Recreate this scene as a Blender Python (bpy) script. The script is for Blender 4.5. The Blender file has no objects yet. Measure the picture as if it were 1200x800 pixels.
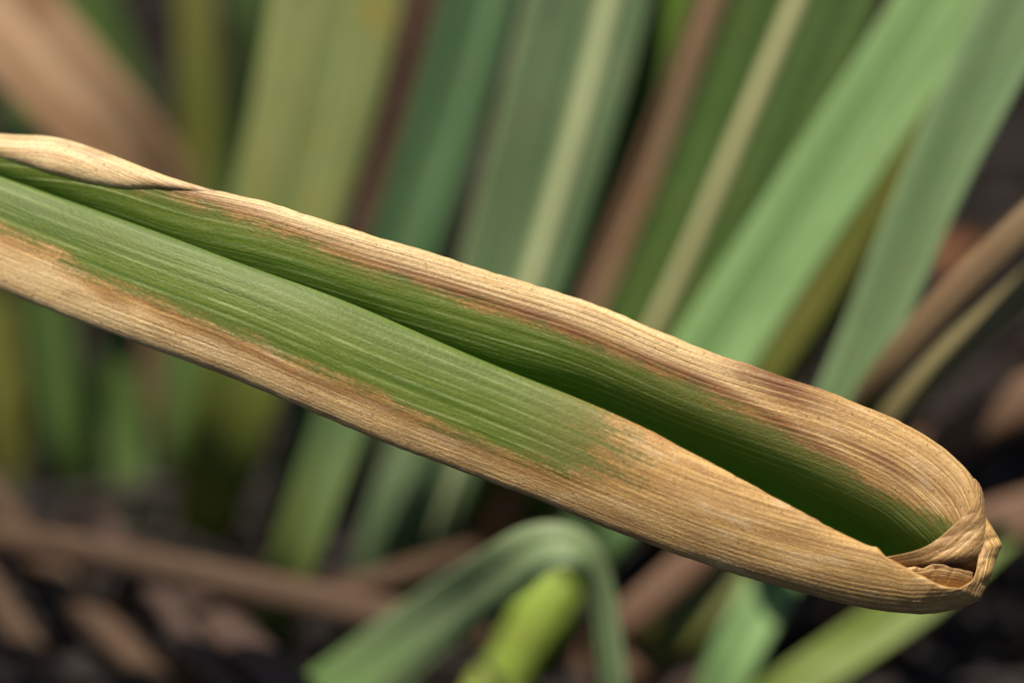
import bpy, math, random
import numpy as np
from mathutils import Vector

# ------------------------------------------------------------------ camera, world, sun
S = 0.0075                       # one working unit (100 px of the focal plane) in metres
FOC = 33.333                     # focal distance in working units
PITCH = math.radians(35)
HCAM = 27.0                      # camera height over the soil, working units
F = np.array([0, math.cos(PITCH), -math.sin(PITCH)])
U = np.array([0, math.sin(PITCH), math.cos(PITCH)])
R = np.array([1.0, 0, 0])
EYE = np.array([0, 0, HCAM])
SUN_CAM = np.array([-0.12, 0.745, 0.63])      # towards the sun: right, up, towards the viewer

sc = bpy.context.scene
col = sc.collection
cam_d = bpy.data.cameras.new("camera")
cam = bpy.data.objects.new("camera", cam_d)
col.objects.link(cam)
cam.location = Vector(EYE * S)
cam.rotation_euler = (math.pi / 2 - PITCH, 0, 0)
cam_d.lens = 100
cam_d.sensor_width = 36
cam_d.clip_start = 0.01
cam_d.clip_end = 100
cam_d.dof.use_dof = True
cam_d.dof.focus_distance = FOC * S
cam_d.dof.aperture_fstop = 6.9
sc.camera = cam

sd = SUN_CAM / np.linalg.norm(SUN_CAM)
sdir = R * sd[0] + U * sd[1] - F * sd[2]
w = bpy.data.worlds.new("World")
sc.world = w
w.use_nodes = True
nt = w.node_tree
sky = nt.nodes.new("ShaderNodeTexSky")
sky.sky_type = 'NISHITA'
sky.sun_disc = False
sky.sun_elevation = math.asin(sdir[2])
sky.sun_rotation = math.atan2(sdir[0], sdir[1])
nt.links.new(sky.outputs[0], nt.nodes["Background"].inputs[0])
nt.nodes["Background"].inputs[1].default_value = 0.055
sun_d = bpy.data.lights.new("sun", 'SUN')
sun_d.energy = 5.0
sun_d.angle = math.radians(0.6)
sun_d.color = (1.0, 0.93, 0.82)
sun = bpy.data.objects.new("sun", sun_d)
col.objects.link(sun)
sun.rotation_euler = Vector(sdir).to_track_quat('Z', 'Y').to_euler()
sun.location = (0, 0, 2)

sc.view_settings.view_transform = 'Standard'
sc.view_settings.look = 'None'
sc.view_settings.exposure = 0.6
sc.view_settings.gamma = 1.0
sc.cycles.use_denoising = True
sc.cycles.max_bounces = 10
sc.cycles.transmission_bounces = 6
sc.cycles.sample_clamp_indirect = 6

# ------------------------------------------------------------------ geometry helpers
def P(px, py, D):
    """a point seen at pixel (px, py) lying D working units in front of the camera"""
    k = D / FOC
    px, py, D, k = np.broadcast_arrays(np.asarray(px, float), np.asarray(py, float), np.asarray(D, float), np.asarray(k, float))
    return (EYE + R * ((px - 600) / 100 * k)[..., None] + U * ((400 - py) / 100 * k)[..., None] + F * D[..., None])

def ground_D(py):
    return (HCAM + 1.1) / (math.sin(PITCH) + math.cos(PITCH) * (py - 400) / 100 / FOC)

def spline(pts, n, t=None):
    """natural cubic spline through pts (m, d), chord parameter, n samples"""
    p = np.asarray(pts, float)
    m = len(p)
    if t is None:
        t = np.concatenate([[0], np.cumsum(np.linalg.norm(np.diff(p[:, :2], axis=0), axis=1) ** 0.75 + 1e-6)])
    q = np.linspace(t[0], t[-1], n) if np.isscalar(n) else n
    if m == 2:
        a = (q - t[0]) / (t[1] - t[0])
        return p[0] + (p[1] - p[0]) * a[:, None]
    h = np.diff(t)
    A = np.zeros((m, m)); B = np.zeros((m, p.shape[1]))
    A[0, 0] = A[-1, -1] = 1
    for i in range(1, m - 1):
        A[i, i - 1] = h[i - 1]; A[i, i] = 2 * (h[i - 1] + h[i]); A[i, i + 1] = h[i]
        B[i] = 6 * ((p[i + 1] - p[i]) / h[i] - (p[i] - p[i - 1]) / h[i - 1])
    M = np.linalg.solve(A, B)
    i = np.clip(np.searchsorted(t, q, side='right') - 1, 0, m - 2)
    hi = h[i][:, None]
    a = (t[i + 1] - q)[:, None]; b = (q - t[i])[:, None]
    return (M[i] * a ** 3 + M[i + 1] * b ** 3) / (6 * hi) + (p[i] / hi - M[i] * hi / 6) * a + (p[i + 1] / hi - M[i + 1] * hi / 6) * b

rng = np.random.default_rng(7)
_tab = rng.random(4096)
def noise1(x, seed=0):
    x = np.asarray(x, float) + seed * 37.7
    i = np.floor(x).astype(int); f = x - i
    f = f * f * (3 - 2 * f)
    return _tab[i % 4096] * (1 - f) + _tab[(i + 1) % 4096] * f
def noise2(x, y, seed=0):
    x, y = np.broadcast_arrays(np.asarray(x, float) + seed * 17.3, np.asarray(y, float) + seed * 5.1)
    i = np.floor(x).astype(int); j = np.floor(y).astype(int)
    f = x - i; g = y - j
    f = f * f * (3 - 2 * f); g = g * g * (3 - 2 * g)
    H = lambda a, b: _tab[(a * 131 + b * 743 + (a * b) % 911) % 4096]
    return (H(i, j) * (1 - f) + H(i + 1, j) * f) * (1 - g) + (H(i, j + 1) * (1 - f) + H(i + 1, j + 1) * f) * g
def sstep(a, b, x):
    t = np.clip((x - a) / (b - a), 0, 1)
    return t * t * (3 - 2 * t)

def grid_mesh(name, V, uv=None, attrs=None, flip=False):
    """V: (m, n, 3) in working units -> mesh in metres, smooth"""
    m, n = V.shape[:2]
    me = bpy.data.meshes.new(name)
    me.vertices.add(m * n)
    me.vertices.foreach_set("co", (V.reshape(-1, 3) * S).ravel())
    i = np.arange(m - 1)[:, None] * n + np.arange(n - 1)[None, :]
    q = np.stack([i, i + 1, i + n + 1, i + n], -1).reshape(-1, 4)
    if flip:
        q = q[:, ::-1]
    nf = len(q)
    me.loops.add(nf * 4); me.polygons.add(nf)
    me.loops.foreach_set("vertex_index", q.ravel().astype(np.int32))
    me.polygons.foreach_set("loop_start", np.arange(0, nf * 4, 4, dtype=np.int32))
    me.polygons.foreach_set("use_smooth", np.ones(nf, bool))
    if uv is not None:
        l = me.uv_layers.new(name="UVMap")
        l.data.foreach_set("uv", uv.reshape(-1, 2)[q.ravel()].astype(np.float32).ravel())
    for k, a in (attrs or {}).items():
        at = me.attributes.new(k, 'FLOAT', 'POINT')
        at.data.foreach_set("value", a.astype(np.float32).ravel())
    me.update(); me.validate()
    return me

def link(name, me, mat, parent=None, thick=0.0):
    o = bpy.data.objects.new(name, me)
    col.objects.link(o)
    if mat is not None:
        me.materials.append(mat)
    if parent is not None:
        o.parent = parent
    if thick:
        s = o.modifiers.new("thickness", 'SOLIDIFY')
        s.thickness = thick * S
        s.offset = -1
    return o

def tag(o, label, cat, group=None):
    o["label"] = label; o["category"] = cat
    if group: o["group"] = group
    return o

def empty(name, loc):
    o = bpy.data.objects.new(name, None)
    o.empty_display_size = 0.01
    o.location = Vector(loc)
    col.objects.link(o)
    return o

# ------------------------------------------------------------------ materials
class NT:
    def __init__(s, name):
        s.m = bpy.data.materials.new(name); s.m.use_nodes = True
        s.t = s.m.node_tree; s.t.nodes.clear()
        s.out = s.t.nodes.new("ShaderNodeOutputMaterial")
    def put(s, sock, v):
        if isinstance(v, bpy.types.NodeSocket): s.t.links.new(v, sock)
        elif isinstance(v, (tuple, list)) and len(v) == 3 and sock.type == 'RGBA': sock.default_value = (*v, 1)
        else: sock.default_value = v
    def math(s, op, a, b=0.0, c=None, clamp=False):
        n = s.t.nodes.new("ShaderNodeMath"); n.operation = op; n.use_clamp = clamp
        s.put(n.inputs[0], a); s.put(n.inputs[1], b)
        if c is not None: s.put(n.inputs[2], c)
        return n.outputs[0]
    def mix(s, f, a, b, mode='MIX'):
        n = s.t.nodes.new("ShaderNodeMix"); n.data_type = 'RGBA'; n.blend_type = mode
        s.put(n.inputs[0], f); s.put(n.inputs[6], a); s.put(n.inputs[7], b)
        return n.outputs[2]
    def ramp(s, v, a, b, lo=0.0, hi=1.0, smooth=True):
        n = s.t.nodes.new("ShaderNodeMapRange"); n.interpolation_type = 'SMOOTHSTEP' if smooth else 'LINEAR'
        for i, x in enumerate((v, a, b, lo, hi)): s.put(n.inputs[i], x)
        return n.outputs[0]
    def uv(s):
        return s.t.nodes.new("ShaderNodeUVMap").outputs[0]
    def scale(s, v, sx, sy, off=0.0):
        n = s.t.nodes.new("ShaderNodeMapping"); s.put(n.inputs[0], v)
        n.inputs[1].default_value = (off, off * 0.7, off * 0.3); n.inputs[3].default_value = (sx, sy, 1)
        return n.outputs[0]
    def noise(s, v, detail=2.0, rough=0.5, sc_=1.0):
        n = s.t.nodes.new("ShaderNodeTexNoise"); s.put(n.inputs["Vector"], v)
        n.inputs["Scale"].default_value = sc_; n.inputs["Detail"].default_value = detail; n.inputs["Roughness"].default_value = rough
        return n.outputs[0]
    def voro(s, v, feature='F1'):
        n = s.t.nodes.new("ShaderNodeTexVoronoi"); n.feature = feature; s.put(n.inputs["Vector"], v); n.inputs["Scale"].default_value = 1
        return n.outputs[0]
    def attr(s, name):
        n = s.t.nodes.new("ShaderNodeAttribute"); n.attribute_name = name
        return n.outputs["Fac"]
    def bump(s, h, strength, dist):
        n = s.t.nodes.new("ShaderNodeBump"); s.put(n.inputs["Height"], h)
        n.inputs["Strength"].default_value = strength; n.inputs["Distance"].default_value = dist
        return n.outputs[0]
    def leaf(s, colour, trans_col, trans, rough, normal=None, spec=0.5, sheen=0.0):
        p = s.t.nodes.new("ShaderNodeBsdfPrincipled")
        s.put(p.inputs["Base Color"], colour); s.put(p.inputs["Roughness"], rough)
        p.inputs["Specular IOR Level"].default_value = spec
        if sheen:
            p.inputs["Sheen Weight"].default_value = sheen; p.inputs["Sheen Roughness"].default_value = 0.4
        tr = s.t.nodes.new("ShaderNodeBsdfTranslucent"); s.put(tr.inputs["Color"], trans_col)
        if normal is not None:
            s.put(p.inputs["Normal"], normal); s.put(tr.inputs["Normal"], normal)
        mx = s.t.nodes.new("ShaderNodeMixShader"); s.put(mx.inputs[0], trans)
        s.t.links.new(p.outputs[0], mx.inputs[1]); s.t.links.new(tr.outputs[0], mx.inputs[2])
        s.t.links.new(mx.outputs[0], s.out.inputs[0])
        return s.m

def main_leaf_material(name):
    n = NT(name)
    uv = n.uv()
    dryA, brownA, paleA, oliveA, sheenA = (n.attr(a) for a in ("dry", "brown", "pale", "olive", "sheen_tint"))
    # stripes along the leaf (u is the length, v the width, both in working units)
    fib = n.noise(n.scale(uv, 0.55, 42), 3, 0.6)
    fib2 = n.noise(n.scale(uv, 0.40, 21, 3.1), 2, 0.55)
    broad = n.noise(n.scale(uv, 0.30, 5.0, 7.7), 2, 0.5)
    grain = n.noise(n.scale(uv, 34, 70, 1.3), 2, 0.6)
    cells = n.voro(n.scale(uv, 17, 36, 2.2))
    blot = n.noise(n.scale(uv, 2.6, 6.5, 9.2), 4, 0.6)
    edge = n.noise(n.scale(uv, 1.3, 22, 5.5), 4, 0.6)
    big = n.noise(n.scale(uv, 1.0, 2.2, 11.0), 2, 0.5)
    # dry mask: signed distance to the border, broken up along the veins
    d = n.math('ADD', dryA, n.math('MULTIPLY', n.math('SUBTRACT', edge, 0.5), 0.40))
    d = n.math('ADD', d, n.math('MULTIPLY', n.math('SUBTRACT', blot, 0.5), 0.26))
    d = n.math('ADD', d, n.math('MULTIPLY', n.math('SUBTRACT', 0.32, cells), 0.10))
    dry = n.ramp(d, -0.11, 0.10)
    rust = n.math('MULTIPLY', n.ramp(d, -0.16, 0.0), n.ramp(d, 0.22, 0.02))
    # green tissue
    g = n.mix(n.ramp(broad, 0.3, 0.7), (0.155, 0.192, 0.022), (0.245, 0.275, 0.048))
    g = n.mix(n.math('MULTIPLY', n.ramp(fib, 0.42, 0.7), 0.55), g, (0.200, 0.270, 0.060))
    g = n.mix(n.math('MULTIPLY', n.ramp(fib2, 0.55, 0.40), 0.45), g, (0.038, 0.085, 0.010))
    vein = n.math('POWER', n.math('ABSOLUTE', n.math('SINE', n.math('MULTIPLY', n.math('ADD', n.sepy(uv), n.math('MULTIPLY', broad, 0.10)), 25.0))), 14.0)
    vein = n.math('MULTIPLY', vein, n.ramp(n.noise(n.scale(uv, 1.2, 10, 4.0), 2), 0.30, 0.62))
    g = n.mix(n.math('MULTIPLY', vein, 0.85), g, (0.52, 0.56, 0.22))
    g = n.mix(n.math('MULTIPLY', n.ramp(cells, 0.26, 0.08), 0.40), g, (0.30, 0.35, 0.12))
    g = n.mix(n.math('MULTIPLY', sheenA, 0.62), g, (0.240, 0.275, 0.118))  # painted sheen: paler, silvery green near the crease
    g = n.mix(n.math('MULTIPLY', n.ramp(big, 0.58, 0.75), 0.35), g, (0.22, 0.22, 0.035))
    g = n.mix(n.math('MULTIPLY', oliveA, n.ramp(fib, 0.22, 0.52)), g, (0.33, 0.25, 0.095))
    # dry tissue
    t = n.mix(n.ramp(fib, 0.36, 0.66), (0.42, 0.232, 0.072), (0.70, 0.440, 0.162))
    t = n.mix(n.math('MULTIPLY', n.ramp(fib2, 0.50, 0.40), 0.50), t, (0.26, 0.125, 0.040))
    t = n.mix(n.math('MULTIPLY', n.ramp(cells, 0.30, 0.10), 0.60), t, (0.90, 0.64, 0.28))
    t = n.mix(n.math('MULTIPLY', n.ramp(big, 0.48, 0.66), 0.30), t, (0.40, 0.25, 0.12))
    pl = n.mix(n.ramp(fib, 0.30, 0.62), (0.60, 0.375, 0.145), (0.86, 0.66, 0.35))
    t = n.mix(paleA, t, pl)
    speck = n.voro(n.scale(uv, 7.0, 9.0, 6.1))
    patch = n.noise(n.scale(uv, 1.4, 4.5, 13.0), 4, 0.6)
    t = n.mix(n.math('MULTIPLY', n.ramp(patch, 0.50, 0.66), 0.42), t, (0.30, 0.17, 0.075))
    t = n.mix(n.math('MULTIPLY', n.ramp(patch, 0.46, 0.32), 0.35), t, (0.72, 0.55, 0.33))
    t = n.mix(n.math('MULTIPLY', n.ramp(speck, 0.16, 0.08), 0.55), t, (0.12, 0.055, 0.025))
    t = n.mix(n.math('MULTIPLY', brownA, n.ramp(n.math('ADD', n.math('MULTIPLY', fib, 0.6), n.math('MULTIPLY', fib2, 0.4)), 0.62, 0.46, 0.62, 1.0)), t, (0.115, 0.031, 0.013))
    c = n.mix(dry, g, t)
    c = n.mix(n.math('MULTIPLY', n.math('MULTIPLY', rust, n.ramp(blot, 0.38, 0.62)), 0.42), c, (0.40, 0.20, 0.05))
    c = n.mix(n.math('MULTIPLY', n.ramp(grain, 0.60, 0.36), 0.30), c, n.mix(dry, (0.03, 0.07, 0.006), (0.16, 0.075, 0.03)))
    trc = n.mix(dry, (0.36, 0.62, 0.06), n.mix(0.6, c, (0.50, 0.32, 0.10)))
    h = n.math('ADD', n.math('MULTIPLY', grain, 0.5), n.math('ADD', n.math('MULTIPLY', fib, 1.1), n.math('MULTIPLY', cells, -0.55)))
    nor = n.bump(h, 0.45, 0.016 * S)
    rough = n.ramp(grain, 0.3, 0.7, 0.36, 0.56)
    return n.leaf(c, trc, n.ramp(dry, 0, 1, 0.54, 0.20), rough, nor, 0.34, 0.05)

def _sepy(self, v):
    k = self.t.nodes.new("ShaderNodeSeparateXYZ"); self.put(k.inputs[0], v); return k.outputs[1]
def _sepx(self, v):
    k = self.t.nodes.new("ShaderNodeSeparateXYZ"); self.put(k.inputs[0], v); return k.outputs[0]
NT.sepy = _sepy; NT.sepx = _sepx

def blade_material(name, a, b, base=None, base_at=(0.0, 0.35), spot=None, trans=0.28, rough=0.42, seed=0.0, spot_amt=0.6):
    """living or dead blade: two tones in streaks along it, another tone near the foot, blotches"""
    n = NT(name)
    uv = n.uv()                                  # u: 0 foot - 1 tip, v: across
    st = n.noise(n.scale(uv, 1.1, 9, seed), 3, 0.6)
    fine = n.noise(n.scale(uv, 4, 55, seed + 2), 2, 0.6)
    bl = n.noise(n.scale(uv, 7, 2.4, seed + 5), 3, 0.6)
    c = n.mix(n.ramp(st, 0.40, 0.62), tuple(x * 0.82 for x in a), tuple(x * 1.06 for x in b))
    c = n.mix(n.math('MULTIPLY', n.ramp(fine, 0.6, 0.4), 0.3), c, tuple(x * 0.55 for x in a))
    if base:
        c = n.mix(n.ramp(n.math('ADD', n.sepx(uv), n.math('MULTIPLY', n.math('SUBTRACT', bl, 0.5), 0.25)), base_at[0], base_at[1], 1.0, 0.0), c, base)
    if spot:
        c = n.mix(n.math('MULTIPLY', n.ramp(bl, 0.52, 0.68), spot_amt), c, spot)
    mot = n.noise(n.scale(uv, 22, 6, seed + 8), 3, 0.6)
    c = n.mix(n.math('MULTIPLY', n.ramp(mot, 0.54, 0.70), 0.40), c, tuple(x * 0.5 + y for x, y in zip(b, (0.07, 0.045, 0.012))))
    c = n.mix(n.math('MULTIPLY', n.ramp(mot, 0.44, 0.28), 0.40), c, tuple(x * 0.6 for x in a))
    nor = n.bump(n.math('ADD', fine, n.math('MULTIPLY', mot, 2.0)), 0.45, 0.03 * S)
    return n.leaf(c, n.mix(0.5, c, tuple(min(1, x * 1.6) for x in b)), trans, rough, nor, 0.30)

# ------------------------------------------------------------------ the setting: soil
def soil():
    n = NT("dark_soil")
    tc = n.t.nodes.new("ShaderNodeTexCoord").outputs["Object"]
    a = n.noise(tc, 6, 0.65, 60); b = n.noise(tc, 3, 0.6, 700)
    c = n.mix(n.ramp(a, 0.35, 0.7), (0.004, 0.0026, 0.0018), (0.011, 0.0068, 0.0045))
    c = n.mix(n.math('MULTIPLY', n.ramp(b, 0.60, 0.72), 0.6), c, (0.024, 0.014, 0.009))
    p = n.t.nodes.new("ShaderNodeBsdfPrincipled"); n.put(p.inputs["Base Color"], c); p.inputs["Roughness"].default_value = 0.95
    p.inputs["Specular IOR Level"].default_value = 0.04
    n.put(p.inputs["Normal"], n.bump(n.math('ADD', a, n.math('MULTIPLY', b, 0.3)), 0.9, 0.004))
    n.t.links.new(p.outputs[0], n.out.inputs[0])
    # fine near the plants, wide rings out to the horizon
    xs = np.concatenate([[-8000, -2500, -800, -300, -120], np.linspace(-45, 45, 150), [120, 300, 800, 2500, 8000]])
    ys = np.concatenate([[-8000, -2500, -800, -250, -60], np.linspace(-5, 100, 160), [200, 400, 900, 2500, 8000]])
    X, Y = np.meshgrid(xs, ys, indexing='ij')
    near = (np.abs(X) < 60) & (Y > -20) & (Y < 120)
    Z = np.where(near, (noise2(X * 0.35, Y * 0.35, 1) - 0.75) * 0.9 + (noise2(X * 1.1, Y * 1.1, 2) - 0.7) * 0.5 + (noise2(X * 2.3, Y * 2.3, 3) - 0.5) * 0.2 - 1.25, -1.7)
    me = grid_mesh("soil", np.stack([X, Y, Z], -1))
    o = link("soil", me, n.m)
    o["kind"] = "structure"
soil()

# ------------------------------------------------------------------ grass blades behind
def blade_frame(pts, widths, n, twist):
    c = []
    for (px, py, D) in pts:
        c.append(P(px, py, ground_D(py) + 0.15 if D == 'g' else D))
    c = np.array(c)
    t = np.concatenate([[0], np.cumsum(np.linalg.norm(np.diff(c, axis=0), axis=1) + 1e-6)])
    q = np.linspace(0, t[-1], n)
    C = spline(c, q, t)
    W = np.interp(q, t, np.array(widths) / 100.0) * np.array([1.0]) * (np.linalg.norm((C - EYE) @ F[:, None], axis=1) / FOC)
    k = np.ones(5) / 5
    W = np.convolve(np.pad(W, 2, mode='edge'), k, 'valid')
    T = np.gradient(C, axis=0); T /= np.linalg.norm(T, axis=1)[:, None]
    view = EYE - C; view /= np.linalg.norm(view, axis=1)[:, None]
    A = np.cross(T, view); A /= np.linalg.norm(A, axis=1)[:, None]
    N = np.cross(A, T)
    # keep the normal on the viewer's side
    sgn = np.sign(np.sum(N * view, axis=1))[:, None]; N = N * sgn
    tw = np.radians(np.interp(q, t, np.broadcast_to(np.array(twist, float), (len(c),)) if not np.isscalar(twist) else np.full(len(c), float(twist))))[:, None]
    A2 = A * np.cos(tw) + N * np.sin(tw); N2 = N * np.cos(tw) - A * np.sin(tw)
    return C, W, A2, N2, q / t[-1]

def strip(C, W, A, N, L, x0, x1, m, fold, roll, wave=0.0, seed=0, lift=0.0):
    x = np.linspace(x0, x1, m)
    h = fold * np.sqrt(x ** 2 + 0.006) + roll * (1 - x ** 2)
    V = C[:, None] + A[:, None] * (W[:, None, None] / 2 * x[None, :, None]) + N[:, None] * ((W[:, None] / 2 * h[None, :] + lift)[..., None])
    if wave:
        V = V + N[:, None] * ((wave * (noise2(L[:, None] * 9, x[None] * 0.9 + 5, seed) - 0.5))[..., None])
    uv = np.stack([np.broadcast_to(L[:, None], V.shape[:2]), np.broadcast_to(x[None, :] * 0.5 + 0.5, V.shape[:2])], -1)
    return V, uv

count = [0]
def blade(name, label, cat, pts, widths, mat, fold=0.25, roll=0.0, twist=0.0, group=None, midrib=None, margin=None, wave=0.06, n=70, parent=None, thick=0.02):
    count[0] += 1
    if cat == 'grass blade':
        ds = [p[2] for p in pts if p[2] != 'g']; dm = sum(ds) / len(ds)
        pts = [p if p[2] == 'g' else (p[0], p[1], dm + 0.35 * (p[2] - dm)) for p in pts]
    C, W, A, N, L = blade_frame(pts, widths, n, twist)
    V, uv = strip(C, W, A, N, L, -1, 1, 15, fold, roll, wave, count[0])
    # the object's own origin sits at the foot of the blade
    o0 = C[0]
    me = grid_mesh(name, V - o0, uv)
    o = link(name, me, mat, None, thick)
    o.location = Vector(o0 * S)
    tag(o, label, cat, group)
    if midrib:
        mat2, wid, off = midrib
        V2, uv2 = strip(C, W, A, N, L, off - wid, off + wid, 7, fold, roll, wave, count[0], 0.0)
        xx = np.linspace(-1, 1, 7)
        V2 = V2 + N[:, None] * ((0.02 + W[:, None] * wid * 0.30 * (1 - xx[None] ** 2))[..., None])
        link("midrib", grid_mesh("midrib", V2 - o0, uv2), mat2, o, 0.015)
    if margin:
        mat3, xa, xb = margin
        V3, uv3 = strip(C, W, A, N, L, xa, xb, 5, fold, roll, wave, count[0], 0.03)
        link("dry_margin", grid_mesh("dry_margin", V3 - o0, uv3), mat3, o, 0.015)
    return o

def tube(name, label, cat, pts, widths, mat, n=60, group=None, flat=0.75, m=14):
    count[0] += 1
    C, W, A, N, L = blade_frame(pts, widths, n, 0)
    th = np.linspace(0, 2 * np.pi, m + 1)
    wob = 1 + 0.16 * (noise2(L[:, None] * 14, np.cos(th)[None] * 1.5 + 3, count[0]) - 0.5)
    rad = (W / 2)[:, None] * wob
    V = C[:, None] + A[:, None] * (rad * np.cos(th)[None])[..., None] + N[:, None] * (rad * flat * np.sin(th)[None])[..., None]
    uv = np.stack([np.broadcast_to(L[:, None], V.shape[:2]), np.broadcast_to((th / (2 * np.pi))[None, :], V.shape[:2])], -1)
    o = link(name, grid_mesh(name, V - C[0], uv), mat)
    o.location = Vector(C[0] * S)
    tag(o, label, cat, group)
    return o

bm = blade_material
G_blades = "green grass blades behind the folded leaf"
G_straw = "dead straws lying under the clump"

M_dark = bm("deep_green_blade", (0.055, 0.100, 0.018), (0.085, 0.140, 0.032), seed=1)
M_teal = bm("teal_green_blade", (0.066, 0.132, 0.050), (0.105, 0.180, 0.075), seed=2, base=(0.10, 0.13, 0.03), base_at=(0.15, 0.5))
M_grey = bm("grey_green_blade", (0.095, 0.165, 0.068), (0.165, 0.210, 0.100), seed=3)
M_bright = bm("bright_green_blade", (0.185, 0.310, 0.105), (0.235, 0.370, 0.140), seed=4)
M_fresh = bm("fresh_green_blade", (0.100, 0.180, 0.022), (0.135, 0.215, 0.030), seed=5)
M_blue = bm("blue_green_blade", (0.160, 0.245, 0.100), (0.205, 0.290, 0.135), seed=6)
M_olive = bm("olive_blade", (0.120, 0.130, 0.022), (0.170, 0.180, 0.035), seed=7, spot=(0.16, 0.10, 0.03))
M_pale = bm("pale_yellowing_blade", (0.200, 0.250, 0.085), (0.300, 0.310, 0.110), seed=8, spot_amt=0.9, spot=(0.25, 0.19, 0.035), base=(0.145, 0.175, 0.030), base_at=(0.30, 0.60))
M_rib = bm("pale_midrib", (0.30, 0.345, 0.155), (0.36, 0.39, 0.20), seed=9, trans=0.15)
M_rib2 = bm("straw_midrib", (0.34, 0.33, 0.15), (0.40, 0.38, 0.19), seed=10, trans=0.15)
M_tan = bm("dry_tan_leaf", (0.380, 0.225, 0.115), (0.470, 0.300, 0.170), seed=11, spot=(0.20, 0.085, 0.030), spot_amt=0.75, trans=0.15, rough=0.6)
M_brown = bm("dead_brown_straw", (0.115, 0.060, 0.032), (0.170, 0.095, 0.052), seed=12, spot=(0.12, 0.055, 0.03), trans=0.1, rough=0.65)
M_floor_shade = bm("shade_toned_straw", (0.058, 0.031, 0.015), (0.098, 0.055, 0.028), seed=19, spot=(0.05, 0.022, 0.012), trans=0.06, rough=0.7)  # darker copy of the brown straw, lower left shade put into its colour
M_olive2 = bm("olive_straw", (0.150, 0.125, 0.050), (0.210, 0.170, 0.075), seed=20, trans=0.1, rough=0.6)
M_straw = bm("weathered_straw", (0.175, 0.115, 0.055), (0.235, 0.155, 0.078), seed=13, spot=(0.15, 0.08, 0.035), trans=0.1, rough=0.65)
M_mauve = bm("rotting_straw", (0.050, 0.028, 0.020), (0.080, 0.048, 0.034), seed=14, trans=0.05, rough=0.75)
M_rust = bm("rusty_dead_leaf", (0.230, 0.085, 0.030), (0.300, 0.130, 0.050), seed=15, trans=0.15, rough=0.6)
M_lime = bm("lime_shoot", (0.240, 0.350, 0.050), (0.320, 0.420, 0.070), seed=16, trans=0.3, spot=(0.30, 0.25, 0.06))
M_shoot = bm("yellow_green_blade", (0.120, 0.175, 0.025), (0.165, 0.220, 0.036), seed=17, trans=0.12)
M_arch = bm("arched_blade", (0.205, 0.290, 0.115), (0.280, 0.345, 0.180), seed=18, base=(0.15, 0.29, 0.07), base_at=(0.05, 0.45))

# upper left
blade("dry_leaf", "broad dry brown leaf crossing the blurred upper left corner", "dead leaf",
      [(230, 560, 'g'), (196, 440, 45), (190, 230, 43.5), (110, 135, 42.5), (30, 45, 42), (-110, -90, 41.5), (-300, -250, 42)], [40, 60, 78, 112, 120, 118, 20], M_tan, fold=0.18, twist=-10)
blade("grass_blade", "dark green blade standing just right of the broad dry leaf", "grass blade",
      [(215, 560, 'g'), (190, 300, 49), (140, 110, 48), (95, -20, 47.5), (40, -200, 47)], [40, 60, 66, 62, 20], M_dark, group=G_blades)
blade("grass_blade", "slim upright olive blade between dark gaps, upper left", "grass blade",
      [(215, 540, 'g'), (222, 300, 47), (232, 90, 46), (228, -40, 46), (220, -260, 46)], [34, 42, 44, 44, 14], M_olive, group=G_blades)
blade("grass_blade", "very dark narrow blade beside the wide pale yellowing one", "grass blade",
      [(275, 520, 'g'), (270, 250, 50), (290, 40, 49), (296, -60, 49), (310, -250, 49)], [30, 34, 40, 40, 12], M_dark, group=G_blades)
blade("grass_blade", "wide pale yellowing blade with brown blotches, left of centre", "grass blade",
      [(235, 640, 'g'), (275, 480, 43.5), (338, 240, 41.5), (375, 90, 40.7), (398, -20, 40.3), (440, -260, 40)], [70, 96, 132, 146, 152, 60], M_pale, fold=0.14, group=G_blades)
blade("dead_leaf", "reddish brown dead leaf scrap between pale and teal blades at the top", "dead leaf",
      [(415, 420, 'g'), (450, 200, 48.5), (472, 100, 48), (490, 10, 47.5), (515, -140, 47)], [18, 22, 26, 30, 10], M_brown)
blade("grass_blade", "teal green blade with a yellowed foot, left of the striped pair", "grass blade",
      [(316, 760, 'g'), (348, 640, 40.6), (395, 510, 41), (480, 270, 40.3), (535, 90, 39.7), (566, -20, 39.4), (630, -260, 39)], [44, 56, 62, 82, 86, 88, 30], M_teal, fold=0.35, group=G_blades)
blade("grass_blade", "broad grey green blade with a pale midrib, top centre", "grass blade",
      [(478, 700, 'g'), (520, 560, 41.5), (600, 320, 40.7), (655, 130, 40), (694, -20, 39.6), (760, -260, 39)], [52, 70, 128, 140, 146, 50], M_grey, fold=0.22, group=G_blades, midrib=(M_rib, 0.20, 0.36))
blade("grass_blade", "fresh green blade tucked behind the one with the pale midrib", "grass blade",
      [(560, 640, 'g'), (600, 480, 42.5), (670, 270, 41.5), (730, 110, 40.7), (775, -20, 40.2), (860, -260, 39.5)], [50, 62, 72, 78, 82, 24], M_fresh, group=G_blades)
blade("dead_leaf", "narrow dark rusty leaf hidden in the gap at top centre", "dead leaf",
      [(640, 560, 'g'), (700, 330, 47.5), (768, 130, 47), (808, -10, 46.5), (860, -200, 46)], [24, 26, 28, 40, 10], M_brown)
blade("grass_blade", "broad dark green blade with straw coloured midrib and dry left edge", "grass blade",
      [(640, 640, 'g'), (690, 520, 42), (778, 350, 40.7), (862, 160, 39.9), (938, -20, 39.3), (1040, -260, 38.6)], [90, 120, 150, 168, 190, 60], M_dark, fold=0.2, group=G_blades, midrib=(M_rib2, 0.125, 0.05), margin=(M_straw, -1.04, -0.76))
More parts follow.
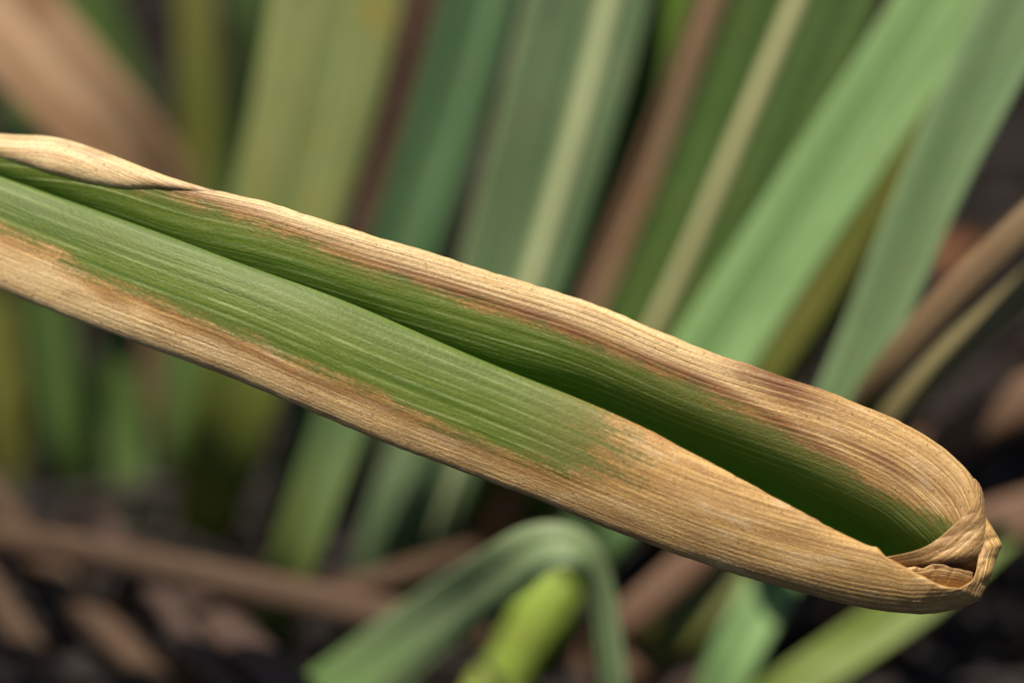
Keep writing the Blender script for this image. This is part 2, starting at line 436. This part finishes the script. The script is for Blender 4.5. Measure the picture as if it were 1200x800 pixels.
blade("grass_blade", "bright light green blade, broadest one right of centre", "grass blade",
      [(640, 690, 'g'), (715, 600, 40.7), (850, 392, 39.5), (982, 190, 38.7), (1112, -10, 38.2), (1240, -260, 37.8)], [60, 84, 98, 98, 106, 40], M_bright, fold=0.12, group=G_blades)
blade("grass_blade", "olive yellow blade in the shade of the bright one", "grass blade",
      [(760, 660, 'g'), (840, 530, 42.5), (935, 385, 41.5), (1050, 200, 40.7), (1142, 20, 40), (1240, -200, 39.5)], [46, 60, 76, 78, 80, 24], M_olive, group=G_blades)
blade("grass_blade", "blue green blade, rightmost of the tall living blades", "grass blade",
      [(900, 690, 'g'), (955, 540, 39.2), (1012, 410, 38.6), (1100, 200, 37.6), (1192, 10, 36.9), (1310, -240, 36.4)], [50, 62, 66, 76, 92, 40], M_blue, fold=0.16, group=G_blades)
# right side straw
blade("dead_stalk", "weathered tan stalk rising to the right edge beside the blue green blade", "dead stalk",
      [(900, 665, 'g'), (985, 520, 39), (1045, 425, 37.3), (1110, 350, 36.9), (1200, 262, 36.6), (1330, 130, 36.4)], [26, 28, 34, 36, 38, 24], M_straw, fold=0.1, roll=0.4)
blade("dead_stalk", "second greenish tan stalk, lower of the pair at the right edge", "dead stalk",
      [(920, 670, 'g'), (985, 560, 39.6), (1045, 490, 38.2), (1125, 405, 37.7), (1215, 328, 37.3), (1330, 220, 37.0)], [28, 32, 36, 40, 42, 24], M_olive2, fold=0.1, roll=0.4)
blade("dead_leaf", "small orange brown leaf scrap lying behind the blue green blade", "dead leaf",
      [(965, 345, 48), (1000, 322, 47), (1060, 305, 46.5), (1120, 292, 46.5), (1160, 290, 47)], [14, 32, 34, 30, 12], M_rust, fold=0.1)
blade("dead_straw", "thick brown straw reaching the right edge above the leaf tip", "straw",
      [(1000, 585, 'g'), (1080, 535, 41.2), (1140, 498, 40.8), (1215, 462, 40.5), (1330, 410, 40.5)], [40, 50, 54, 58, 40], M_brown, fold=0.05, roll=0.5, group=G_straw)
blade("dead_straw", "dull brown straw emerging right of the folded leaf tip", "straw",
      [(980, 730, 'g'), (1090, 660, 41), (1160, 622, 40.8), (1240, 598, 40.8), (1340, 580, 41)], [44, 60, 66, 66, 40], M_brown, fold=0.05, roll=0.4, group=G_straw)
# floor left
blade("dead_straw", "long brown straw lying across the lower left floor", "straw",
      [(-60, 622, 41.6), (70, 640, 40.4), (240, 674, 40.0), (430, 714, 39.8), (530, 738, 39.8), (575, 750, 40.1)], [30, 38, 40, 42, 40, 28], M_floor_shade, fold=0.05, roll=0.5, group=G_straw)
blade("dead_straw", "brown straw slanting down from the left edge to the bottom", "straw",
      [(-70, 500, 43), (0, 592, 42), (90, 700, 41), (190, 806, 40.1), (260, 890, 39.2)], [26, 34, 36, 36, 28], M_floor_shade, fold=0.05, roll=0.5, group=G_straw)
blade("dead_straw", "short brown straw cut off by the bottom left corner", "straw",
      [(-70, 600, 41.6), (0, 705, 40.8), (70, 812, 40.1), (130, 900, 39.2)], [28, 33, 35, 28], M_floor_shade, fold=0.05, roll=0.5, group=G_straw)
blade("dead_straw", "mauve brown rotting straw left of the arched leaf", "straw",
      [(215, 690, 'g'), (275, 745, 39.6), (350, 815, 38.6), (420, 880, 38.2)], [40, 46, 50, 40], M_mauve, fold=0.05, roll=0.4, group=G_straw)
blade("grass_blade", "dim dark green blade standing below the leaf at far left", "grass blade",
      [(92, 600, 'g'), (80, 520, 45), (62, 400, 44.5), (45, 280, 44), (20, 100, 44)], [40, 50, 52, 50, 30], M_dark, group=G_blades)
blade("grass_blade", "dim olive blade at the left edge below the folded leaf", "grass blade",
      [(10, 580, 'g'), (5, 480, 45.5), (-10, 330, 45), (-30, 150, 44.5)], [46, 50, 50, 30], M_olive, group=G_blades)
for (lab, pts, wd, m_) in [
    ("dim green blade in the dark gap under the leaf, left of the pale one", [(150, 640, 'g'), (150, 520, 45), (140, 380, 45), (120, 200, 45)], [40, 50, 50, 30], M_dark),
    ("shadowy green blade low on the left, right of the dim pair", [(205, 600, 'g'), (212, 520, 44.5), (215, 400, 44.5), (220, 250, 44.5)], [36, 44, 44, 26], M_dark),
    ("dark green blade right of the pale one's foot below the leaf", [(330, 640, 'g'), (345, 540, 43.8), (372, 420, 43.8), (400, 300, 43.8)], [34, 42, 42, 26], M_dark),
]:
    blade("grass_blade", lab, "grass blade", pts, wd, m_, group=G_blades)
for (lab, pts, wd, m_) in [
    ("thin dark straw running to the bottom edge left of the mauve one", [(120, 600, 'g'), (180, 690, 40.2), (240, 770, 39.4), (300, 850, 38.6)], [22, 28, 30, 26], M_mauve),
    ("short dull brown straw lying behind the foot of the arched leaf", [(330, 700, 'g'), (400, 690, 40.6), (480, 668, 40.8), (560, 640, 41.2)], [22, 28, 28, 20], M_floor_shade),
]:
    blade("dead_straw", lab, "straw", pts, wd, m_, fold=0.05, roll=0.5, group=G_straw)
# bottom middle
blade("grass_blade", "dusky grey green blade in the gap below the leaf centre", "grass blade",
      [(425, 720, 'g'), (450, 620, 42.5), (480, 520, 43), (520, 400, 43)], [40, 48, 46, 40], M_grey, group=G_blades)
blade("bent_leaf", "arched green leaf bent sharply over near the bottom centre", "grass leaf",
      [(215, 950, 39.6), (310, 880, 40.1), (416, 798, 40.0), (536, 707, 38.8), (602, 661, 37.6), (645, 641, 37.3), (678, 645, 37.3), (698, 670, 37.5), (711, 735, 37.8), (722, 830, 38.2), (720, 960, 'g')],
      [84, 84, 80, 74, 68, 60, 48, 36, 34, 34, 34], M_arch, margin=(M_grey, 0.38, 0.74), fold=0.16, twist=[0, 0, 0, 0, 0, 10, 25, 35, 20, 10, 0], n=110, wave=0.03)
tube("young_shoot", "bright lime green young shoot under the arched leaf", "shoot",
     [(545, 890, 'g'), (588, 795, 41.2), (608, 764, 41.1), (630, 726, 41.0), (662, 676, 41.0), (684, 640, 41.0), (692, 628, 41.0)], [60, 66, 56, 70, 66, 40, 2], M_lime)
blade("dead_leaf", "reddish dead leaf leaning behind the arched leaf", "dead leaf",
      [(520, 790, 'g'), (560, 660, 42), (605, 570, 42), (660, 450, 42)], [40, 46, 44, 30], M_rust)
blade("dead_straw", "dull brown straw slanting under the leaf right of the arched leaf", "straw",
      [(700, 770, 'g'), (745, 716, 39.8), (800, 668, 40), (860, 610, 40.4), (930, 540, 41)], [34, 42, 44, 44, 30], M_brown, fold=0.05, roll=0.5, group=G_straw)
blade("grass_blade", "dull olive blade left of the light green one at the bottom", "grass blade",
      [(745, 790, 'g'), (790, 735, 40.3), (850, 670, 40.6), (920, 580, 41)], [50, 54, 54, 40], M_olive, group=G_blades)
blade("grass_blade", "light green blade below the dry half, running to the bottom edge", "grass blade",
      [(815, 880, 'g'), (850, 790, 40), (900, 692, 40.3), (965, 580, 40.6), (1000, 520, 40.8)], [50, 56, 58, 54, 30], M_bright, group=G_blades)
blade("grass_blade", "fresh yellow green blade at the bottom below the leaf tip", "grass blade",
      [(860, 850, 39.2), (935, 798, 39.3), (1010, 748, 39.5), (1080, 700, 39.8), (1180, 620, 40.6)], [44, 52, 54, 54, 40], M_shoot, group=G_blades)
blade("dead_leaf", "brown dead leaf flat on the soil at the bottom centre", "dead leaf",
      [(640, 800, 'g'), (690, 772, 41.2), (740, 770, 41.1), (800, 800, 'g')], [30, 46, 46, 30], M_brown, fold=0.05)
blade("dead_straw", "dim brown straw on the soil under the leaf tip", "straw",
      [(690, 860, 'g'), (800, 792, 40.8), (900, 735, 41.2), (1010, 672, 41.6)], [30, 36, 38, 34], M_mauve, fold=0.05, roll=0.4, group=G_straw)

# fine litter nobody could count
def litter():
    r = random.Random(3)
    vs, fs = [], []
    for _ in range(1400):
        py = r.uniform(-60, 900); px = r.uniform(-250, 1450)
        c = P(px, py, ground_D(py)) + np.array([0, 0, r.uniform(0.0, 0.5)])
        a = r.uniform(0, math.pi); l = r.uniform(0.3, 1.8); wd = r.uniform(0.03, 0.16)
        d = np.array([math.cos(a), math.sin(a), r.uniform(-0.3, 0.3)]) * l
        s = np.array([-math.sin(a), math.cos(a), 0]) * wd
        bend = np.array([0, 0, r.uniform(0, 0.3)])
        i = len(vs)
        for k in (-1, 0, 1):
            m_ = c + d * k + bend * (1 - abs(k))
            vs += [m_ - s * (1 - 0.5 * abs(k)), m_ + np.array([0, 0, wd * 0.6]), m_ + s * (1 - 0.5 * abs(k))]
        for k in (0, 3):
            fs += [(i + k, i + k + 1, i + k + 4, i + k + 3), (i + k + 1, i + k + 2, i + k + 5, i + k + 4)]
    me = bpy.data.meshes.new("leaf_litter")
    me.from_pydata([tuple(v * S) for v in vs], [], fs)
    n = NT("litter")
    g = n.t.nodes.new("ShaderNodeNewGeometry").outputs["Random Per Island"]
    c = n.mix(g, (0.006, 0.0036, 0.0024), (0.022, 0.012, 0.007))
    n.leaf(c, c, 0.1, 0.8)
    o = link("leaf_litter", me, n.m)
    o["kind"] = "stuff"
litter()

# ------------------------------------------------------------------ the folded leaf
M_leaf = main_leaf_material("folded_leaf_tissue")
NU = 1000
def tilt(x):            # the leaf runs slightly away from the focal plane at its left end
    return -0.95 * sstep(420, -150, x) - 0.25 * sstep(-150, -700, x)
# stations: T top contour, C crease / inner edge, B bottom contour, depth of the trough, height of the lower edge, bulge of the lower half
ST = [
    (-560, 18, -560, 40, -560, 118, .10, .02, .25),
    (-250, 103, -250, 128, -250, 238, .10, .03, .28),
    (0, 168, 0, 207, 0, 340, .06, .02, .33),
    (100, 180, 100, 242, 100, 379, .08, .03, .35),
    (205, 212, 203, 279, 206, 418, .06, .04, .36),
    (300, 235, 300, 315, 294, 452, .08, .07, .36),
    (400, 265, 400, 351, 392, 494, .10, .10, .36),
    (500, 295, 500, 394, 490, 533, .15, .13, .36),
    (600, 326, 600, 436, 595, 572, .25, .17, .36),
    (700, 358, 690, 472, 690, 610, .52, .24, .36),
    (802, 401, 780, 514, 790, 648, .80, .30, .36),
    (904, 437, 870, 562, 885, 679, 1.08, .33, .36),
    (965, 457, 935, 597, 950, 697, 1.10, .34, .34),
    (1025, 481, 990, 626, 1005, 710, 1.05, .35, .31),
    (1082, 509, 1025, 643, 1050, 717, .98, .36, .28),
    (1120, 537, 1040, 654, 1080, 719, 1.0, .36, .25),
]
U_END = [(1137, 556, 1070, 670, .95), (1150, 582, 1104, 676, .80)]
L_END = [(1066, 667, 1103, 717, .36, .22), (1101, 684, 1127, 712, .35, .17), (1122, 688, 1147, 703, .335, .125), (1125, 687.6, 1150, 700.5, .33, .12), (1127, 686.8, 1151.3, 697, .325, .115), (1138, 681, 1158, 682, .28, .09),
         (1145, 664, 1166, 660, .22, .08), (1148, 648, 1173, 641, .165, .07), (1149, 645, 1174, 637.5, .16, .07), (1149.3, 642, 1172.5, 633.5, .155, .068), (1151, 625, 1165, 620, .12, .05), (1152, 604, 1156, 606, .08, .02), (1147, 582, 1147.5, 582, .05, .0)]
T_par = np.arange(len(ST), dtype=float)

def arc(px, py):
    return np.concatenate([[0], np.cumsum(np.hypot(np.diff(px), np.diff(py)))]) / 100

def masks_upper(X, Y, shape):
    bx = [-600, 0, 100, 180, 240, 300, 365, 430, 500, 560, 640, 700, 760, 830, 880, 950, 1000, 1060, 1110, 1150]
    by = [20, 170, 198, 222, 244, 262, 287, 315, 337, 358, 384, 408, 432, 460, 486, 526, 554, 589, 614, 640]
    dd = (np.interp(X, bx, by) - Y) / 100 * 0.93
    off = np.interp(X, [-600, 180, 260, 1200], [0, 0, 0, 0])
    dry = np.clip(dd + off, -1, 1)
    band = np.exp(-((dd - 0.085) / 0.105) ** 2)
    brown = band * np.interp(X, [150, 200, 300, 360, 500, 640, 760, 900, 960, 1010], [0, .9, .6, .5, .7, 1, 1, 1, .7, .3])
    d2 = np.hypot((X - 915) / 62, (Y - (452 + (X - 915) * 0.42)) / 20)
    brown = np.maximum(brown, 0.95 * np.exp(-d2 ** 2))
    brown = np.maximum(brown, 0.55 * np.exp(-(((X - 1040) / 90) ** 2)) * np.exp(-((dd - 0.32) / 0.10) ** 2))
    pale = np.interp(X, [0, 240, 500, 860, 915, 1000, 1120], [.95, .95, .72, .60, .10, .12, .18]) * sstep(0.03, 0.20, dd)
    olive = sstep(-0.55, 0.0, dd) * np.interp(X, [640, 780, 860, 1000, 1100], [0, .55, .85, .75, .5])
    olive = np.maximum(olive, 0.35 * sstep(-0.22, 0, dd))
    return dict(dry=dry, brown=np.clip(brown, 0, 1), pale=np.clip(pale, 0, 1), olive=np.clip(olive, 0, 1), sheen_tint=np.zeros(shape))

def masks_lower(X, Y, s, shape):
    bx = [-600, 0, 60, 85, 120, 150, 165, 180, 230, 300, 350, 430, 520, 600, 660, 720, 1200]
    by = [90, 268, 290, 308, 333, 342, 343, 352, 372, 401, 428, 455, 500, 533, 552, 562, 700]
    d1 = (Y - np.interp(X, bx, by)) / 100 * 0.93
    d2 = (X - 722 + (Y - 520) * -0.15) / 100 * 0.24
    dry = np.clip(np.maximum(d1, d2), -1, 1)
    brown = 0.65 * np.exp(-((d1 - 0.09) / 0.09) ** 2) * np.interp(X, [0, 150, 200, 400, 560, 700, 760], [.1, .3, .8, .9, .5, .3, 0])
    pale = np.interp(X, [0, 150, 230, 420, 640, 1000], [.60, .75, .60, .35, .15, .05]) * sstep(.08, .28, d1)
    olive = sstep(-0.45, 0.02, d2) * np.interp(X, [540, 640, 720], [0, .7, 1])
    olive = np.maximum(olive, 0.5 * sstep(-.14, 0, d1))
    sheen_tint = sstep(0.42, 0.0, s) * np.interp(X, [0, 150, 420, 640, 740], [.75, .95, .85, .5, .1])  # sky reflection along the crease, put into the colour of the lower half
    return dict(dry=dry, brown=np.clip(brown, 0, 1), pale=np.clip(pale, 0, 1), olive=np.clip(olive, 0, 1), sheen_tint=sheen_tint)

def vein_relief(q, u, dry, seed):
    """ridges along the leaf, in working units"""
    ph = q * 15.0 + 0.5 * noise2(u * 0.35, q * 2.0, seed)
    r = np.abs(np.sin(np.pi * ph)) ** 0.8
    r2 = np.abs(np.sin(np.pi * (q * 34.0 + 0.8 * noise2(u * 0.5, q * 3.0, seed + 1))))
    amp = 0.35 + 0.65 * sstep(-0.05, 0.1, dry)
    amp = amp * (0.5 + noise2(u * 0.8, q * 6.0, seed + 2))
    return (0.0075 * r + 0.004 * r2) * amp

root_loc = P(-1180, 1500, 34.5)
leaf = empty("folded_leaf", root_loc * S)
tag(leaf, "large folded grass leaf with green centre, dry tan margins and curled brown tip", "grass leaf")
def crumple(X, Y, k):
    a = np.abs(noise2(X / 26, Y / 17 + X / 60, 51) - 0.5) * 2; b = np.abs(noise2(X / 11 + Y / 20, Y / 10, 52) - 0.5) * 2
    return (0.085 * (a - 0.5) + 0.022 * (b - 0.5)) * k

def put(name, X, Y, Z, uv, attrs, flip=False, relief=None, thick=0.022, label=None, crease=None):
    V = P(X, Y, FOC - Z - tilt(X) - (0 if crease is None else crumple(X, Y, crease)))
    if relief is not None:
        du = np.gradient(V, axis=0); dv = np.gradient(V, axis=1)
        N = np.cross(du, dv); N /= (np.linalg.norm(N, axis=-1)[..., None] + 1e-9)
        N *= np.where(np.sum(N * (EYE - V), -1).mean() > 0, 1, -1)
        V = V + N * relief[..., None]
    me = grid_mesh(name, V - root_loc, uv, attrs, flip)
    o = link(name, me, M_leaf, leaf, thick)
    if label: o["label"] = label
    return o

# upper half: from behind the top rim over the rim and down into the trough
up = np.array([[a[0], a[1], a[2], a[3], a[6]] for a in ST] + [list(e) for e in U_END])
tp = np.concatenate([[0], np.cumsum(np.hypot(np.diff(up[:, 0]), np.diff(up[:, 1])) + 1e-6)])
K = spline(up, np.linspace(0, tp[-1], NU), tp)
NV = 150
v = np.linspace(0, 1, NV)
# v < .10: back of the rim; then s goes 0..1.35 (past the crease, hidden)
sB = np.where(v < 0.10, (0.10 - v) / 0.10 * 0.22, 0)
s = np.where(v < 0.10, sB, ((v - 0.10) / 0.90) ** 1.25 * 1.30)
front = v >= 0.10
Tx, Ty, Cx, Cy, dep = (K[:, i:i + 1] for i in range(5))
kx = np.linspace(0, 1, NU)[:, None]
nick = 1.0 * (noise1(kx * 40, 3) - 0.5) + 1.2 * (noise1(kx * 170, 4) - 0.5)
X = Tx + (Cx - Tx) * s; Y = Ty + (Cy - Ty) * s
s = np.where(front, s * np.interp(np.linspace(0, 1, NU)[:, None], [0, .90, .97, 1], [1, 1, .80, .76]), s)
X = Tx + (Cx - Tx) * s; Y = Ty + (Cy - Ty) * s
rr = 0.13
rimz = np.where(front, 0.085 * np.sqrt(np.clip(1 - (1 - np.clip(s / rr, 0, 1)) ** 2, 0, 1)), -0.16 * np.sqrt(np.clip(s / rr, 0, 1)))
Z = rimz + np.where(front, -(dep + 0.085) * np.clip((s - 0.06) / 0.94, 0, 2) ** 4.0, 0)
q = np.concatenate([np.zeros((NU, 1)), np.cumsum(np.hypot(np.hypot(np.diff(X, axis=1), np.diff(Y, axis=1)) / 100, np.diff(Z, axis=1)), axis=1)], axis=1)
Y = Y + nick * np.exp(-(s / 0.06) ** 2)
uu = np.broadcast_to(arc(K[:, 0], K[:, 1])[:, None], X.shape)
am = masks_upper(X, Y, X.shape)
am['dry'] = np.where(front, am['dry'], 0.6)
# gentle cockling of the dry rim
Z = Z + 0.03 * (noise2(uu * 1.3, q * 2.5, 4) - 0.5) * sstep(0, 0.1, am['dry'])
put("upper_half", X, Y, Z, np.stack([uu, q], -1), am, flip=False, relief=vein_relief(q, uu, am['dry'], 11))

# lower half: from inside the trough over its upper edge and down round the bottom contour
lo = np.array([[a[2], a[3], a[4], a[5], a[7], a[8]] for a in ST] + [list(e) for e in L_END])
tp = np.concatenate([[0], np.cumsum(0.4 * np.hypot(np.diff(lo[:, 0]), np.diff(lo[:, 1])) + 0.6 * np.hypot(np.diff(lo[:, 2]), np.diff(lo[:, 3])) + 1e-6)])
K = spline(lo, np.linspace(0, tp[-1], NU + 150), tp)
NV = 150
v = np.linspace(0, 1, NV)
Cx, Cy, Bx, By, ed, bu = (K[:, i:i + 1] for i in range(6))
ina = v < 0.08; bak = v > 0.90
s = np.where(ina, (0.08 - v) / 0.08 * 0.10, np.where(bak, 1 - 0.16 * (v - 0.90) / 0.10, np.clip((v - 0.08) / 0.82, 0, 1)))
s = np.where(ina | bak, s, 0.5 - 0.5 * np.cos(np.pi * s) * (0.6) - 0.2 * (1 - 2 * s))
s = np.clip(s, 0, 1)
kx = np.linspace(0, 1, NU + 150)[:, None]
nick = 0.8 * (noise1(kx * 45, 5) - 0.5) + 0.8 * (noise1(kx * 190, 6) - 0.5)
Cy = Cy + (1.6 * (noise1(kx * 60, 7) - 0.5) + 1.2 * (noise1(kx * 230, 8) - 0.5)) * sstep(640, 900, Cx) - 3.5 * np.exp(-((Cx - 1028) / 6) ** 2)
X = Cx + (Bx - Cx) * s; Y = Cy + (By - Cy) * s
bu = bu * 0.62
prof = np.clip(1 - (2 * s ** 1.15 - 1) ** 2, 0, 1) ** 0.46
Zf = ed * (1 - s) + bu * prof
Z = np.where(ina, ed - 3.0 * s * 1.0, np.where(bak, -bu * prof, Zf))
NL = X.shape[0]
q = np.cumsum(np.concatenate([np.zeros((NL, 1)), np.hypot(np.hypot(np.diff(X, axis=1), np.diff(Y, axis=1)) / 100, np.diff(Z, axis=1))], axis=1), axis=1)
q = 5.0 - (q[:, int(NV * 0.9):int(NV * 0.9) + 1] - q)          # measured from the bottom contour, so the veins run along it
Y = Y + nick * np.exp(-((1 - s) / 0.06) ** 2)
uu = np.broadcast_to(arc(K[:, 2], K[:, 3])[:, None], X.shape)
am = masks_lower(X, Y, np.broadcast_to(s, X.shape), X.shape)
am['dry'] = np.where(bak, np.maximum(am['dry'], 0.4), am['dry'])
Z = Z + 0.045 * (noise2(uu * 1.1, q * 2.2, 8) - 0.5) * sstep(0, 0.1, am['dry'])
put("lower_half", X, Y, Z, np.stack([uu, q], -1), am, flip=False, relief=vein_relief(q, uu, am['dry'], 21) * (1 - 0.70 * sstep(0.6, 1.0, s)) * (0.60 - 0.15 * sstep(600, 900, X)), crease=sstep(1050, 1120, X) * 0.8)

def loft(name, rails, nu, nv, dry=0.6, brown=0.2, pale=0.1, seed=0, label=None, jag=None, flip=False, brown_fn=None, crease=None):
    rs = []
    for r in rails:
        rs.append(spline(np.array(r, float), nu))
    A = np.array(rs)                                       # rails, nu, 3
    t = np.linspace(0, 1, len(rails))
    G = np.stack([spline(A[:, i], np.linspace(0, 1, nv), t) for i in range(nu)], 0)
    X, Y, Z = G[..., 0], G[..., 1], G[..., 2]
    dist = np.hypot(np.diff(X, axis=1), np.diff(Y, axis=1)) / 100
    q = np.concatenate([np.zeros((nu, 1)), np.cumsum(np.hypot(dist, np.diff(Z, axis=1)), axis=1)], axis=1)
    uu = np.broadcast_to(arc(A[len(rails) // 2][:, 0], A[len(rails) // 2][:, 1])[:, None], X.shape)
    if jag:
        vv = np.linspace(0, 1, nv)[None]
        Y = Y + jag * (noise1(uu * 9, seed)[..., ] - 0.5) * (1 - vv) ** 2
    Z = Z + 0.03 * (noise2(uu * 3, q * 4, seed) - 0.5)
    br = np.clip(brown * 2 * noise2(uu * 1.5, q * 5, seed + 1), 0, 1)
    if brown_fn is not None:
        br = np.clip(br + brown_fn(X, Y), 0, 1)
    attrs = dict(dry=np.full(X.shape, dry), brown=br, pale=np.full(X.shape, pale), olive=np.zeros(X.shape), sheen_tint=np.zeros(X.shape))
    return put(name, X, Y, Z, np.stack([uu, q + seed], -1), attrs, flip, relief=vein_relief(q, uu, np.full(X.shape, .5), 31 + seed) * 0.40, label=label, thick=0.014, crease=crease)

# rolled dry margin lying over the green at the far left
loft("rolled_margin", [
    [(-560, 22, -.1), (-250, 100, -.1), (0, 166, -.1), (60, 172, -.1), (130, 190, -.1), (200, 214, -.05), (262, 229, .0)],
    [(-560, 15, .05), (-250, 92, .05), (0, 157, .05), (60, 161, .05), (130, 182, .05), (200, 208, .06), (262, 226, .0)],
    [(-560, 24, .26), (-250, 104, .26), (0, 171, .15), (60, 183, .16), (130, 202, .16), (200, 216, .13), (262, 228, .02)],
    [(-560, 32, .22), (-250, 114, .22), (0, 183, .10), (60, 200, .11), (130, 217, .11), (200, 222, .09), (262, 231, .02)],
    [(-560, 34, .10), (-250, 116, .10), (0, 186, .02), (60, 203, .02), (130, 219, .02), (200, 224, .02), (262, 232, .0)],
], 300, 40, brown=0.10, pale=0.95, seed=3, label="cream coloured rolled edge", brown_fn=lambda X, Y: 0.8 * sstep(140, 240, X) * sstep(-8, 4, Y - (209 + (X - 150) * 0.16)))

# the curled tip: a hood folded inward from the upper half and a small torn flap under it
loft("tip_hood", [
    [(1141, 560, .10), (1139, 590, .18), (1119, 613, .24), (1093, 635, .29), (1074, 644, .31), (1032, 653, .28)],
    [(1146, 566, .11), (1146, 604, .17), (1131, 630, .22), (1106, 645, .26), (1082, 652, .27), (1040, 657, .24)],
    [(1151, 580, .07), (1152, 625, .11), (1143, 647, .15), (1117, 655, .19), (1090, 659, .20), (1046, 661, .17)],
    [(1153, 600, .02), (1154, 645, .0), (1148, 668, -.10), (1122, 664, -.10), (1094, 665, -.06), (1052, 666, .0)],
    [(1154, 615, -.10), (1155, 655, -.22), (1148, 682, -.34), (1122, 684, -.36), (1094, 680, -.30), (1052, 672, -.12)],
], 160, 70, brown=0.30, pale=0.12, seed=5, crease=0.30)
loft("torn_flap", [
    [(1058, 667, .20), (1075, 665, .24), (1090, 662, .26), (1112, 663, .24), (1123, 665, .22), (1140, 672, .14)],
    [(1060, 671, .20), (1075, 671, .22), (1092, 671, .22), (1112, 673, .20), (1125, 674, .18), (1140, 677, .10)],
    [(1062, 676, .12), (1078, 681, .10), (1095, 686, .08), (1112, 690, .06), (1126, 691, .05), (1142, 688, .0)],
], 120, 40, brown=0.05, pale=0.20, seed=7, jag=5.0, crease=0.6)

# stalk end of the leaf, off to the left: it arches down to the soil
C, W, A, N, L = blade_frame([(-1180, 1500, 34.5), (-1250, 1000, 34.6), (-1120, 400, 34.6), (-860, 80, 34.6), (-540, 75, 34.5)], [50, 60, 70, 85, 100], 80, 0)
foot = P(-1190, 2250, 34.5)
V, uv = strip(C, W, A, N, L, -1, 1, 15, 0.25, 0.0)
sheath = link("leaf_base", grid_mesh("leaf_base", V - root_loc, uv), M_bright, leaf, 0.02)
